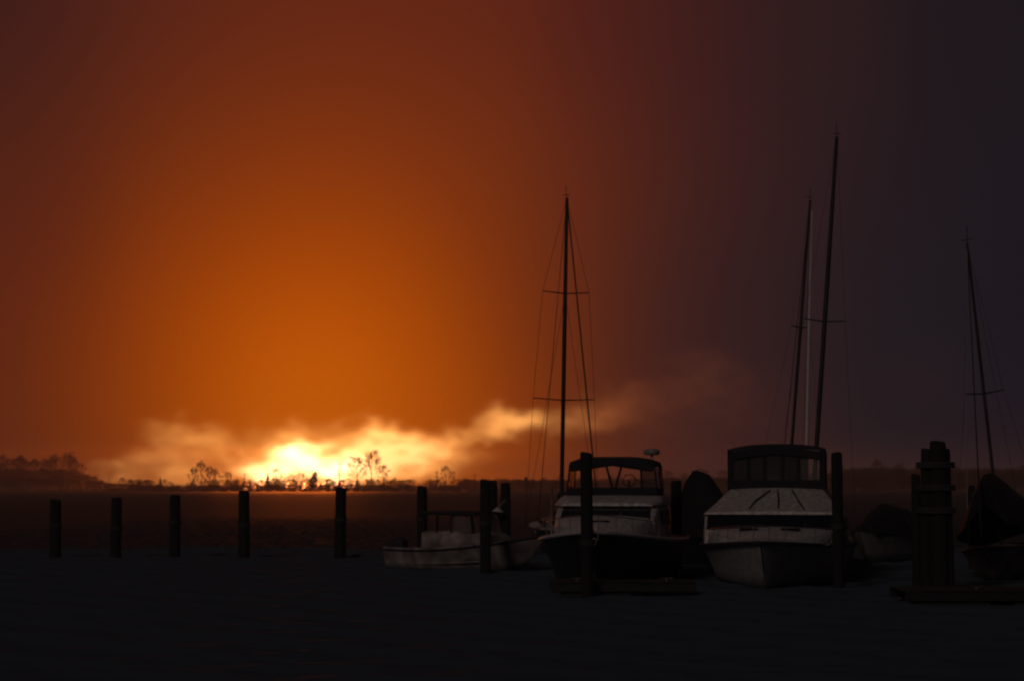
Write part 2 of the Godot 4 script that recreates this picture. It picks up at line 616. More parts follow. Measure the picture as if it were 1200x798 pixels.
func shore_height(x: float, d: float) -> float:
	# a low shore across the bay, with a hill on the left and a slight rise on the right
	var u := clampf((d - 880.0 - 6.0 * sin(x * 0.021)) / 60.0, 0.0, 1.0)
	var h := lerpf(-0.6, 0.75, u)
	h += 6.0 * clampf((d - 925.0) / 90.0, 0.0, 1.0) * smoothstep(-0.184, -0.222, x / d)
	h += 2.5 * clampf((d - 930.0) / 140.0, 0.0, 1.0) * smoothstep(20.0, 120.0, x)
	return h + 0.3 * u * sin(x * 0.05) * sin(d * 0.03 + x * 0.013)


func build_far_shore() -> void:
	var s := tool()
	var rings := []
	for d in [872.0, 885.0, 892.0, 905.0, 925.0, 950.0, 1000.0, 1040.0, 1070.0, 1130.0, 1220.0, 1400.0, 1800.0]:
		var ring := PackedVector3Array()
		for i in 161:
			var u := (i - 80.0) / 80.0
			var x: float = signf(u) * (absf(u) * 0.4 + 0.6 * pow(absf(u), 3.0)) * 1500.0
			ring.append(Vector3(x, shore_height(x, d), -d))
		rings.append(ring)
	loft(s, rings, false, false)
	struct("far_shore", s, "shore")
	# reeds and brush along its edge, which nobody could count
	var b := tool()
	b.set_smooth_group(-1)
	for k in 9:
		var a := TAU * k / 9.0 + rng.randf() * 0.5
		var o := Vector3(cos(a), 0, sin(a)) * rng.randf_range(0.1, 0.7)
		var tip := o + Vector3(rng.randf_range(-0.4, 0.6), rng.randf_range(0.9, 1.7), rng.randf_range(-0.4, 0.4))
		tri(b, o + Vector3(-0.10, 0, 0.03), o + Vector3(0.10, 0, -0.03), tip)
	b.generate_normals()
	var mm := MultiMesh.new()
	mm.transform_format = MultiMesh.TRANSFORM_3D
	mm.mesh = b.commit()
	mm.instance_count = 5000
	for i in mm.instance_count:
		var d := 897.0 + 90.0 * pow(rng.randf(), 1.6)
		var x := rng.randf_range(-0.36, 0.36) * d
		var k := rng.randf_range(0.5, 1.0)
		mm.set_instance_transform(i, Transform3D(Basis(Vector3.UP, rng.randf() * TAU).scaled(Vector3(k * 1.4, k, k * 1.4)), Vector3(x, shore_height(x, d) - 0.1, -d)))
	var mi := MultiMeshInstance3D.new()
	mi.name = "reeds"
	mi.multimesh = mm
	mi.material_override = mats["reed"]
	mi.set_meta("kind", "stuff")
	describe(mi, "dry reeds along the far shore below the fire", "reeds")
	add_child(mi)


func build_fire() -> void:
	# tongues of flame behind the far trees; the wind leans them to the right
	var spots := [
		[362.0, 1010.0, 14, 22.0, "largest blaze of the far brush fire, under the white hot smoke"],
		[297.0, 1012.0, 6, 9.0, "smaller blaze of the brush fire, left of the largest one"],
		[404.0, 1008.0, 5, 8.0, "narrow blaze of the brush fire, right of the largest one"],
	]
	for f in spots:
		var d: float = f[1]
		var at := spot(f[0], d)
		at.y = shore_height(at.x, d)
		var o := thing("brush_fire", f[4], "fire", at, 0.0, "blazes of the brush fire")
		for k in f[2]:
			var s := tool()
			var high := rng.randf_range(2.6, 4.9)
			var foot := Vector3((float(k) / maxf(f[2] - 1, 1) - 0.5) * f[3], -0.3, rng.randf_range(-3.0, 3.0))
			var pts := []
			var rad := []
			for i in 8:
				var u := i / 7.0
				pts.append(foot + Vector3(0.9 * u * u + 0.25 * sin(u * 7.0 + k), high * u, 0.2 * sin(u * 5.0 + k * 2)))
				rad.append(maxf(0.03, 0.85 * pow(1.0 - u, 0.8) * (0.65 + 0.9 * u)))
			tube(s, pts, rad, 8)
			part("flame", s, "flame", o)
		var lamp := OmniLight3D.new()
		lamp.name = "fire_light"
		lamp.light_color = Color(1.0, 0.45, 0.14)
		lamp.light_energy = 1000.0 * f[2]
		lamp.light_size = 18.0
		lamp.omni_range = 3000.0
		lamp.omni_attenuation = 2.0
		lamp.shadow_enabled = true
		lamp.position = Vector3(0, 20.0, 22.0)
		o.add_child(lamp)
	# the smoke that rolls away from the flames
	var thin := FogMaterial.new()
	thin.density = 0.004
	thin.albedo = Color(0.9, 0.86, 0.82)
	for q in [
		[255.0, 9.0, 46.0, 15.0, "low smoke left of the blazes, above the thicket"], [195.0, 18.0, 40.0, 16.0, "faint smoke drifting at the left end of the glow"],
		[372.0, 16.0, 50.0, 22.0, "thick smoke straight above the largest blaze"], [455.0, 17.0, 52.0, 20.0, "billow of yellow smoke right of the white glow"],
		[520.0, 22.0, 34.0, 16.0, "rounded right end of the yellow smoke"], [612.0, 35.0, 46.0, 13.0, "separate orange puff of smoke left of the dark mast"], [690.0, 38.0, 56.0, 16.0, "dim red smoke trailing off right of the dark mast"],
	]:
		var fog := FogVolume.new()
		fog.name = numbered("smoke_cloud")
		fog.shape = RenderingServer.FOG_VOLUME_SHAPE_ELLIPSOID
		fog.size = Vector3(q[2], q[3], 30.0)
		fog.material = thin
		fog.position = spot(q[0], 1050.0, q[1])
		fog.set_meta("kind", "stuff")
		describe(fog, q[4], "smoke", "smoke rolling away from the fire")
		add_child(fog)


func limb(s: SurfaceTool, p: Vector3, dir: Vector3, long: float, r: float, depth: int, g: RandomNumberGenerator, spread: float) -> void:
	var bend := Vector3(g.randf_range(-1, 1), g.randf_range(-0.3, 0.6), g.randf_range(-1, 1)) * 0.18
	var mid := p + dir * long * 0.5 + bend * long * 0.25
	var tip := p + (dir + bend).normalized() * long
	tube(s, [p, mid, tip], [r, r * 0.8, r * 0.6], 3, false)
	if depth <= 0:
		return
	var kids := 3 if depth > 1 else 4
	for k in kids:
		var axis := Vector3(g.randf_range(-1, 1), g.randf_range(-0.2, 0.7), g.randf_range(-1, 1)).normalized()
		var nd := ((dir + bend).normalized() + axis * spread).normalized()
		var from := tip if k < 2 else mid.lerp(tip, g.randf_range(0.0, 0.8))
		limb(s, from, nd, long * g.randf_range(0.62, 0.82), maxf(r * 0.66, 0.036), depth - 1, g, spread)


var tree_kinds := []


func bare_kind(seed_: int, high: float, wide: float, clear: float, branches: int) -> Array:
	# a winter tree: a leader with rising branches all the way up, each forked into fine twigs
	var g := RandomNumberGenerator.new()
	g.seed = seed_
	var tr := tool()
	var lean := Vector3(g.randf_range(-0.06, 0.10), 1, g.randf_range(-0.06, 0.06)) * high
	var wob := Vector3(g.randf_range(-0.3, 0.3), 0, g.randf_range(-0.3, 0.3))
	tube(tr, [Vector3(0, -0.6, 0), lean * 0.35 + wob, lean * 0.7 - wob * 0.6, lean * 0.97], [high * 0.02, high * 0.015, high * 0.009, 0.04], 6, false)
	var cr := tool()
	for k in branches:
		var u := clear + (0.96 - clear) * pow((k + g.randf()) / branches, 0.85)
		var a := k * 2.4 + g.randf()
		var from := lean * u + wob * (1.0 - u)
		var rise := lerpf(0.45, 1.6, u) + g.randf_range(-0.15, 0.25)
		var dir := Vector3(cos(a), rise, sin(a)).normalized()
		var long := high * wide * (0.25 + 0.75 * sin(PI * clampf(u * 0.85 + 0.1, 0.0, 1.0))) * g.randf_range(0.6, 1.1)
		limb(cr, from, dir, long * 0.55, high * 0.0075 * (1.15 - u), 3, g, 0.42)
	tr.generate_normals()
	cr.generate_normals()
	return [tr.commit(), cr.commit(), "bark"]


func cone_kind(seed_: int, high: float, wide: float, round_ := 1.0) -> Array:
	var g := RandomNumberGenerator.new()
	g.seed = seed_
	var tr := tool()
	tube(tr, [Vector3(0, -0.6, 0), Vector3(0.1, high * 0.5, 0), Vector3(0.2, high, 0)], [high * 0.02, high * 0.012, 0.02], 6, false)
	var cr := tool()
	cr.set_smooth_group(-1)
	for k in 420:
		var u := pow(g.randf(), 0.8)
		var y := high * (0.08 + 0.92 * u)
		var reach := wide * pow(1.0 - u, round_) * g.randf_range(0.45, 1.25) + 0.15
		var a := g.randf() * TAU
		var out := Vector3(cos(a), g.randf_range(-0.25, 0.2), sin(a))
		var side_ := Vector3(-sin(a), 0.2, cos(a)) * reach * 0.3
		var base := Vector3(0.2 * u, y, 0) + out * reach * 0.25
		tri(cr, base - side_, base + side_ + Vector3(0, 0.15, 0), base + out * reach * 0.75)
	tr.generate_normals()
	cr.generate_normals()
	return [tr.commit(), cr.commit(), "needle"]


func plant_tree(kind: int, px: float, d: float, size: float, label: String, group := "", called := "bare_tree", turn := -1.0, lean := 0.0) -> void:
	var at := spot(px, d)
	at.y = shore_height(at.x, d)
	var o := thing(called, label, "tree", at, rng.randf() * 360.0 if turn < 0.0 else turn, group)
	o.scale = Vector3.ONE * size
	o.rotation_degrees.z = lean
	part("trunk", tree_kinds[kind][0], "bark", o)
	part("crown", tree_kinds[kind][1], tree_kinds[kind][2], o)


func build_trees() -> void:
	# kinds are 10 m tall at size 1
	tree_kinds = [bare_kind(4, 10.0, 0.36, 0.2, 16), bare_kind(17, 10.0, 0.52, 0.28, 18), bare_kind(31, 10.0, 0.16, 0.25, 13), cone_kind(5, 10.0, 2.6), bare_kind(52, 10.0, 0.5, 0.04, 20), cone_kind(9, 10.0, 3.4, 0.5)]
	var row := "bare trees standing before the fire"
	for t in [
		[112, 0.45, 4, "small bare tree on the slope where the left hill meets the glow"], [128, 0.55, 2, "thin bare tree on the slope, right of the small one"], [143, 0.42, 4, "lowest bare shrub tree at the foot of the left hill"],
		[175, 0.35, 4, "bare bush tree left of the spiky tree at the glow's left end"], [228, 0.8, 0, "first bare tree of the thicket left of the small blaze"], [237, 0.95, 4, "tallest bare tree of the thicket left of the small blaze"],
		[245, 0.85, 0, "broad bare tree in the thicket left of the small blaze"], [253, 0.7, 4, "dense bare tree at the right end of the left thicket"], [268, 0.6, 1, "round crowned bare tree between the thicket and the small blaze"],
		[286, 0.7, 2, "single thin bare stem before the small blaze"], [294, 0.35, 4, "low bare shrub before the small blaze"], [323, 0.75, 0, "faint bare tree behind the dark evergreen between the blazes"],
		[334, 0.5, 2, "thin bare stem left of the largest blaze"], [343, 0.48, 4, "first of two low shrubs under the white glow"], [352, 0.55, 4, "second of two low shrubs under the white glow"],
		[397, 1.15, 2, "tall thin bare tree right of the white glow"], [419, 1.05, 1, "wide crowned bare tree in the yellow smoke, left of its larger neighbour"], [435, 1.25, 1, "largest bare tree, spreading crown in the yellow smoke"],
		[449, 0.9, 0, "bare tree at the right of the largest spreading one"], [462, 0.4, 4, "low bare shrub right of the spreading trees"], [484, 0.35, 4, "low shrub under the middle of the yellow smoke"],
		[513, 0.8, 2, "left tree of the sparse group at the smoke's right edge"], [521, 0.85, 0, "middle tree of the sparse group at the smoke's right edge"], [531, 0.8, 2, "right tree of the sparse group at the smoke's right edge"],
		[556, 0.65, 2, "lone bare stem just left of the paired piles"], [545, 0.35, 4, "low bare shrub left of the lone stem"],
	]:
		plant_tree(t[2], t[0], 930.0 + rng.randf() * 25.0, t[1] * 1.12, t[3], row)
	plant_tree(3, 188, 945, 0.62, "spiky evergreen at the left end of the glow", "", "evergreen_tree")
	plant_tree(3, 314, 940, 0.8, "dark cone shaped evergreen between the two blazes", "", "evergreen_tree")
	plant_tree(5, 364, 938, 0.85, "dense evergreen leaning right before the white glow", "", "evergreen_tree", 0.0, -16.0)
	plant_tree(5, 616, 935, 0.62, "dense round evergreen on the dim shore right of the paired piles", "", "evergreen_tree")
	# the wooded hill on the left
	for i in 34:
		var px := -26.0 + i * 3.6 + rng.randf_range(-1.5, 1.5)
		var big := 0.6 + 0.32 * rng.randf()
		if absf(px - 83.0) < 7.0:
			big = 1.0
		if absf(px - 73.0) < 4.0:
			big = 0.3
		plant_tree([0, 4, 0, 4, 1][i % 5], px, 1010.0 + rng.randf() * 60.0, big * clampf((150.0 - px) / 70.0, 0.35, 1.0), "tallest bare tree of the left wood, at the right end of its crest" if absf(px - 83.0) < 1.8 else "bare tree in the dark wood on the left hill", "trees of the wooded left hill")
	# thickets that read as one mass: undergrowth on the hill and along the dim right shore
	thicket("hill_undergrowth", "dark undergrowth between the trees of the left hill", -300.0, 165.0, 940.0, 1060.0, 900, 0.22, 0.42)
	thicket("shore_thicket", "low tangled thicket along the shore under the fire", 150.0, 560.0, 925.0, 960.0, 700, 0.08, 0.24)
	thicket("shore_saplings", "thin bare saplings and brush along the shore under the fire", 150.0, 560.0, 928.0, 960.0, 190, 0.2, 0.48, 0)
	thicket("right_shore_wood", "dark wood along the dim right shore behind the boats", 540.0, 1600.0, 940.0, 1040.0, 1350, 0.26, 0.46)
	for i in 26:
		var px := 640.0 + i * 23.0 + rng.randf_range(-8.0, 8.0)
		plant_tree([0, 4, 1, 4][i % 4], px, 960.0 + rng.randf() * 40.0, 0.45 + 0.4 * rng.randf() * clampf((px - 600.0) / 300.0, 0.3, 1.0) + 0.25 * smoothstep(900.0, 1050.0, px), "bare tree in the dim wood on the right shore", "trees of the right shore wood")


func thicket(called: String, label: String, px0: float, px1: float, d0: float, d1: float, count: int, k0: float, k1: float, kind := 4) -> void:
	var mm := MultiMesh.new()
	mm.transform_format = MultiMesh.TRANSFORM_3D
	mm.mesh = tree_kinds[kind][1]
	mm.instance_count = count
	for i in count:
		var d := rng.randf_range(d0, d1)
		var p := spot(rng.randf_range(px0, px1), d)
		p.y = shore_height(p.x, d) - 0.4
		var k := rng.randf_range(k0, k1) * (clampf((165.0 - (600.0 + p.x / d * 2400.0)) / 80.0, 0.3, 1.0) if px1 < 200.0 else 1.0 + 0.75 * smoothstep(930.0, 1010.0, 600.0 + p.x / d * 2400.0))
		mm.set_instance_transform(i, Transform3D(Basis(Vector3.UP, rng.randf() * TAU).scaled(Vector3(k * 1.5, k, k * 1.5)), p))
	var mi := MultiMeshInstance3D.new()
	mi.name = called
	mi.multimesh = mm
	mi.material_override = mats["bark"]
	mi.set_meta("kind", "stuff")
	describe(mi, label, "undergrowth")
	add_child(mi)


# ------------------------------------------------------------------ piles and docks

func pile_shape(high: float, r: float, seed_: int) -> SurfaceTool:
	var g := RandomNumberGenerator.new()
	g.seed = seed_
	var s := tool()
	var rings := []
	var sides := 14
	var bump := []
	for k in sides:
		bump.append(g.randf_range(0.95, 1.04))
	for lv in [[-2.0, 1.06], [0.0, 1.05], [0.4, 1.03], [high * 0.5, 1.01], [high - 0.25, 0.98], [high - 0.06, 0.96], [high - 0.015, 0.9], [high, 0.55]]:
		var ring := PackedVector3Array()
		for k in sides:
			var a := TAU * k / sides
			var rr: float = r * lv[1] * bump[k]
			ring.append(Vector3(cos(a) * rr, lv[0] + 0.015 * cos(a + seed_), sin(a) * rr))
		rings.append(ring)
	loft(s, rings)
	return s


func wrap_shape(y: float, r: float, turns: int) -> SurfaceTool:
	var s := tool()
	for k in turns:
		var pts := []
		for i in 13:
			var a := TAU * i / 12.0
			pts.append(Vector3(cos(a) * r, y + k * 0.045 + 0.012 * sin(a), sin(a) * r))
		tube(s, pts, 0.022, 5, false)
	return s


func pile(px: float, d: float, top: float, r: float, label: String, lean := Vector2.ZERO, wraps := 0.0, group := "mooring piles") -> Node3D:
	var o := thing("mooring_pile", label, "pile", spot(px, d), 0.0, group)
	o.rotation_degrees = Vector3(lean.y, 0, lean.x)
	var n := int(px)
	part("timber", pile_shape(top, r, n), "pile_wood", o)
	if wraps > 0.0:
		part("rope_wrap", wrap_shape(wraps, r + 0.015, 3), "dark_rope", o)
	return o


func build_piles() -> void:
	pile(66.5, 75.0, 2.10, 0.205, "leftmost mooring pile of the row in the open water", Vector2(0.4, 0), 1.1)
	pile(137, 75.0, 2.17, 0.195, "mooring pile second from the left, below the left end of the glow", Vector2(-0.3, 0), 1.0)
	pile(206, 75.5, 2.26, 0.195, "mooring pile below the thicket left of the blazes", Vector2(0.2, 0), 1.2)
	pile(287, 75.0, 2.42, 0.20, "mooring pile straight below the smaller left blaze", Vector2(0.5, 0), 1.1)
	pile(399, 75.0, 2.54, 0.205, "mooring pile below the right edge of the white glow", Vector2(-0.5, 0), 1.3)
	pile(495, 76.0, 2.57, 0.19, "mooring pile behind the left end of the small work boat", Vector2(0.3, 0), 1.3)
	pile(569, 62.0, 2.78, 0.165, "near pile of the close pair in front of the work boat", Vector2(0.2, 0), 1.4)
	pile(576.5, 77.0, 2.80, 0.19, "far pile of the close pair, partly hidden by the near one", Vector2(-0.2, 0))
	pile(592.5, 77.0, 2.70, 0.185, "stout pile right of the close pair, behind the work boat", Vector2(0.3, 0), 1.9)
	pile(688, 48.4, 3.39, 0.145, "tall pile standing before the bow of the flybridge cruiser", Vector2(0.5, 0), 1.2)
	pile(792, 62.5, 2.75, 0.165, "pile between the two large cruisers", Vector2(0, 0), 2.0)
	pile(981, 52.5, 3.45, 0.145, "tall pile at the right side of the large cruiser with dark enclosure", Vector2(0.3, 0), 1.5)
	pile(1138, 64.5, 2.6, 0.125, "thin pile under the dark sail cover at right", Vector2(0, 0))
	# the cluster of lashed piles on the right
	var d := 50.0
	var c := thing("pile_cluster", "cluster of dark piles lashed together, before the covered sailboat", "piles", spot(1096, d))
	var k := 0
	for q in [[-0.27, 3.50, 0.15, 0.0, 1.2], [0.03, 3.68, 0.20, 0.16, 0.0], [0.27, 3.50, 0.15, 0.02, -1.0], [-0.06, 3.42, 0.15, -0.22, 0.3], [0.17, 3.45, 0.15, -0.24, -0.6]]:
		var o := part("pile", pile_shape(q[1], q[2], 700 + k), "pile_wood", c)
		o.position = Vector3(q[0], 0, q[3])
		o.rotation_degrees.z = -q[4]
		k += 1
	var o2 := part("pile", pile_shape(2.88, 0.11, 731), "pile_wood", c)
	o2.position = Vector3(-0.47, 0, -0.1)
	for y in [3.05, 2.5, 1.95]:
		var s := tool()
		for n in 3:
			var pts := []
			for i in 21:
				var a := TAU * i / 20.0
				pts.append(Vector3(0.46 * cos(a), y + n * 0.05, 0.42 * sin(a)))
			tube(s, pts, 0.025, 5, false)
		part("lashing", s, "dark_rope", c)


func dock(called: String, label: String, x0: float, x1: float, d0: float, d1: float, top: float) -> void:
	var o := thing(called, label, "dock", Vector3((x0 + x1) / 2.0, 0, -(d0 + d1) / 2.0))
	var w := x1 - x0
	var l := d1 - d0
	var n := int(w / 0.15)
	var shapes := []
	for v in 3:
		var s := tool()
		box(s, Vector3.ZERO, Vector3(w / n - 0.012, 0.038, l + 0.03 * v), 0.006)
		s.generate_normals()
		shapes.append(s.commit())
	for i in n:
		var b := part("plank", shapes[i % 3], "dock_wood", o)
		b.position = Vector3(-w / 2.0 + (i + 0.5) * w / n, top - 0.019 + 0.004 * sin(i * 2.7), 0)
	for z in [-l / 2.0 + 0.03, l / 2.0 - 0.03]:
		var s := tool()
		box(s, Vector3(0, top - 0.14, z), Vector3(w, 0.2, 0.06), 0.01)
		part("fascia_board", s, "wet_wood", o)
	for x in range(int(maxf(1.0, w / 2.2))):
		var s := tool()
		box(s, Vector3(-w / 2.0 + 1.1 + x * 2.2, top - 0.42, 0), Vector3(1.7, 0.44, l - 0.2), 0.05)
		part("float", s, "float_black", o)
	for x in [-w * 0.32, w * 0.3]:
		var s := tool()
		tube(s, [Vector3(x - 0.14, top + 0.09, l / 2.0 - 0.16), Vector3(x - 0.05, top + 0.07, l / 2.0 - 0.16), Vector3(x + 0.05, top + 0.07, l / 2.0 - 0.16), Vector3(x + 0.14, top + 0.09, l / 2.0 - 0.16)], 0.016, 6)
		tube(s, [Vector3(x, top, l / 2.0 - 0.16), Vector3(x, top + 0.07, l / 2.0 - 0.16)], 0.03, 6)
		part("cleat", s, "steel", o)


func build_docks() -> void:
	dock("floating_dock", "low dark floating dock across the bow of the flybridge cruiser", side(645, 49.4), side(812, 49.4), 48.75, 50.2, 0.33)
	dock("floating_dock", "low floating dock before the pile cluster and covered sailboat", side(1052, 46.0), side(1052, 46.0) + 9.0, 45.4, 47.2, 0.30)


# ------------------------------------------------------------------ the boats

func build_flybridge_cruiser() -> void:
	var L := 9.6
	var B := 4.25
	var o := thing("flybridge_cruiser", "white motor cruiser with dark hull and open framed bimini, bow towards us", "motorboat", spot(711.5, 56.8), -8.0)
	var hs := 1.12
	var hb := 1.46
	part("hull", hull_shape(L, B, hs, hb, 0.6, 2.6, 0.92, 1.0), "navy", o)
	var st := tool()
	tube(st, [Vector3(0, 0.15, L / 2 - 0.98), Vector3(0, 0.7, L / 2 - 0.5), Vector3(0, 1.3, L / 2 - 0.03)], [0.05, 0.07, 0.06], 6)
	part("stem_plate", st, "grey_hull", o)
	part("deck", deck_shape(L, B, hs, hb, 2.6, 0.92, 0.0, 1.0, 0.02, 0.12), "deck_white", o)
	rub_rail(o, L, B, hs, hb, 2.6, 0.92, "gelcoat", 0.06)
	bow_rail(o, L, B, hs, hb, 2.6, 0.92, 0.45, 0.42)
	# forward trunk cabin
	var s := tool()
	house(s, [[3.45, 0.25, 0.12, 1.36, 1.44], [2.7, 0.85, 0.7, 1.28, 1.56], [1.6, 1.3, 1.15, 1.18, 1.68], [0.35, 1.5, 1.36, 1.1, 1.74]], 0.07, 0.12)
	var trunk := part("trunk_cabin", s, "gelcoat", o)
	s = tool()
	box(s, Vector3(0, 1.66, 2.3), Vector3(0.56, 0.05, 0.56), 0.02)
	part("hatch", s, "dark_glass", trunk)
	# saloon below its raked windshield
	s = tool()
	house(s, [[0.72, 1.42, 1.34, 1.1, 1.69], [0.0, 1.52, 1.40, 1.08, 2.0], [-1.4, 1.56, 1.44, 1.05, 2.06], [-3.3, 1.56, 1.44, 1.05, 2.06]], 0.05, 0.08)
	var cab := part("saloon", s, "gelcoat", o)
	for q in [[-1.24, -0.43], [-0.41, 0.41], [0.43, 1.24]]:
		s = tool()
		var bow0: float = 0.02 * (1.24 - absf(q[0])) + 0.83
		var bow1: float = 0.02 * (1.24 - absf(q[1])) + 0.83
		pane(s, Vector3(q[0], 1.665, bow0), Vector3(q[1], 1.665, bow1), Vector3(q[1] * 0.96, 2.03, bow1 - 0.74), Vector3(q[0] * 0.96, 2.03, bow0 - 0.74), 0.012)
		part("windshield_pane", s, "dark_glass", cab)
	for sgn in [-1.0, 1.0]:
		for q in [[-0.3, -1.5], [-1.6, -2.9]]:
			s = tool()
			pane(s, Vector3(sgn * 1.535, 1.5, q[0]), Vector3(sgn * 1.535, 1.5, q[1]), Vector3(sgn * 1.475, 1.92, q[1]), Vector3(sgn * 1.475, 1.92, q[0]), 0.03 * sgn)
			part("side_window", s, "dark_glass", cab)
	# flybridge
	s = tool()
	house(s, [[0.2, 1.30, 1.12, 2.04, 2.11], [-0.5, 1.52, 1.40, 2.06, 2.24], [-1.3, 1.55, 1.42, 2.06, 2.32], [-3.7, 1.55, 1.42, 2.06, 2.32]], 0.02, 0.07)
	var fly := part("flybridge", s, "gelcoat", o)
	s = tool()
	house(s, [[-1.25, 1.28, 1.24, 2.3, 2.47], [-1.6, 1.34, 1.28, 2.3, 2.55], [-3.6, 1.34, 1.28, 2.3, 2.52]], 0.0, 0.05)
	part("canvas_coaming", s, "dark_canvas", fly)
	s = tool()
	tube(s, [Vector3(0.45, 2.5, -2.0), Vector3(0.45, 2.75, -1.9)], 0.03, 6)
	var ring := []
	for i in 13:
		ring.append(Vector3(0.45 + 0.19 * cos(TAU * i / 12.0), 2.75 + 0.17 * sin(TAU * i / 12.0), -1.98))
	tube(s, ring, 0.015, 5, false)
	part("steering_wheel", s, "rubber", fly)
	# bimini
	s = tool()
	var rings := []
	for q in [[-1.35, 3.20, 1.16], [-1.5, 3.31, 1.22], [-2.0, 3.38, 1.27], [-2.8, 3.38, 1.28], [-3.5, 3.34, 1.26]]:
		var up := PackedVector3Array()
		for k in 11:
			var u := k / 5.0 - 1.0
			up.append(Vector3(q[2] * u, q[1] + 0.05 - 0.15 * pow(absf(u), 4.0), q[0]))
		for k in 11:
			var u := 1.0 - k / 5.0
			up.append(Vector3(q[2] * u * 0.985, q[1] - 0.05 - 0.16 * pow(absf(u), 4.0), q[0]))
		rings.append(up)
	loft(s, rings)
	var top := part("bimini_top", s, "dark_canvas", o)
	for sgn in [-1.0, 1.0]:
		for q in [[-1.45, 1.2, -1.5, 1.29, 0.03], [-2.5, 1.27, -2.6, 1.31, 0.025], [-3.45, 1.26, -3.5, 1.31, 0.03]]:
			s = tool()
			tube(s, [Vector3(sgn * q[1], 3.2, q[0]), Vector3(sgn * q[3], 2.4, q[2])], q[4], 6)
			part("bimini_post", s, "dark_canvas", o)
	for q in [[0.02, -0.2, -1.42], [0.08, 0.32, -1.42], [0.85, 0.82, -1.42], [-0.62, -0.68, -1.42]]:
		s = tool()
		tube(s, [Vector3(q[0], 2.48, q[2] - 0.05), Vector3(q[1], 3.32, q[2])], 0.036, 6)
		part("bimini_strut", s, "dark_canvas", o)
	for sgn in [-1.0, 1.0]:
		s = tool()
		pane(s, Vector3(sgn * 1.30, 2.53, -1.55), Vector3(sgn * 1.31, 2.53, -3.45), Vector3(sgn * 1.25, 3.12, -3.4), Vector3(sgn * 1.2, 3.12, -1.5), 0.004)
		part("vinyl_panel", s, "vinyl", o)
	s = tool()
	pane(s, Vector3(0.88, 2.53, -1.47), Vector3(1.27, 2.53, -1.5), Vector3(1.18, 3.1, -1.45), Vector3(0.85, 3.24, -1.43), 0.004)
	part("vinyl_panel", s, "vinyl", o)
	# radar on a short stalk behind the bimini
	s = tool()
	tube(s, [Vector3(0.98, 3.2, -3.6), Vector3(0.98, 3.52, -3.6)], 0.04, 6)
	part("radar_stalk", s, "white_plastic", top)
	s = tool()
	tube(s, [Vector3(0.98, 3.50, -3.6), Vector3(0.98, 3.54, -3.6), Vector3(0.98, 3.64, -3.6), Vector3(0.98, 3.68, -3.6)], [0.18, 0.24, 0.24, 0.12], 14)
	part("radar_dome", s, "grey_hull", top)
	s = tool()
	tube(s, [Vector3(0.06, hb + 0.02, L / 2 - 0.35), Vector3(0.06, hb + 0.03, L / 2 + 0.12), Vector3(0.06, hb - 0.18, L / 2 + 0.2)], 0.025, 6)
	tube(s, [Vector3(-0.14, hb - 0.22, L / 2 + 0.16), Vector3(0.06, hb - 0.18, L / 2 + 0.2), Vector3(0.26, hb - 0.22, L / 2 + 0.16)], 0.025, 6)
	part("anchor", s, "steel", o)


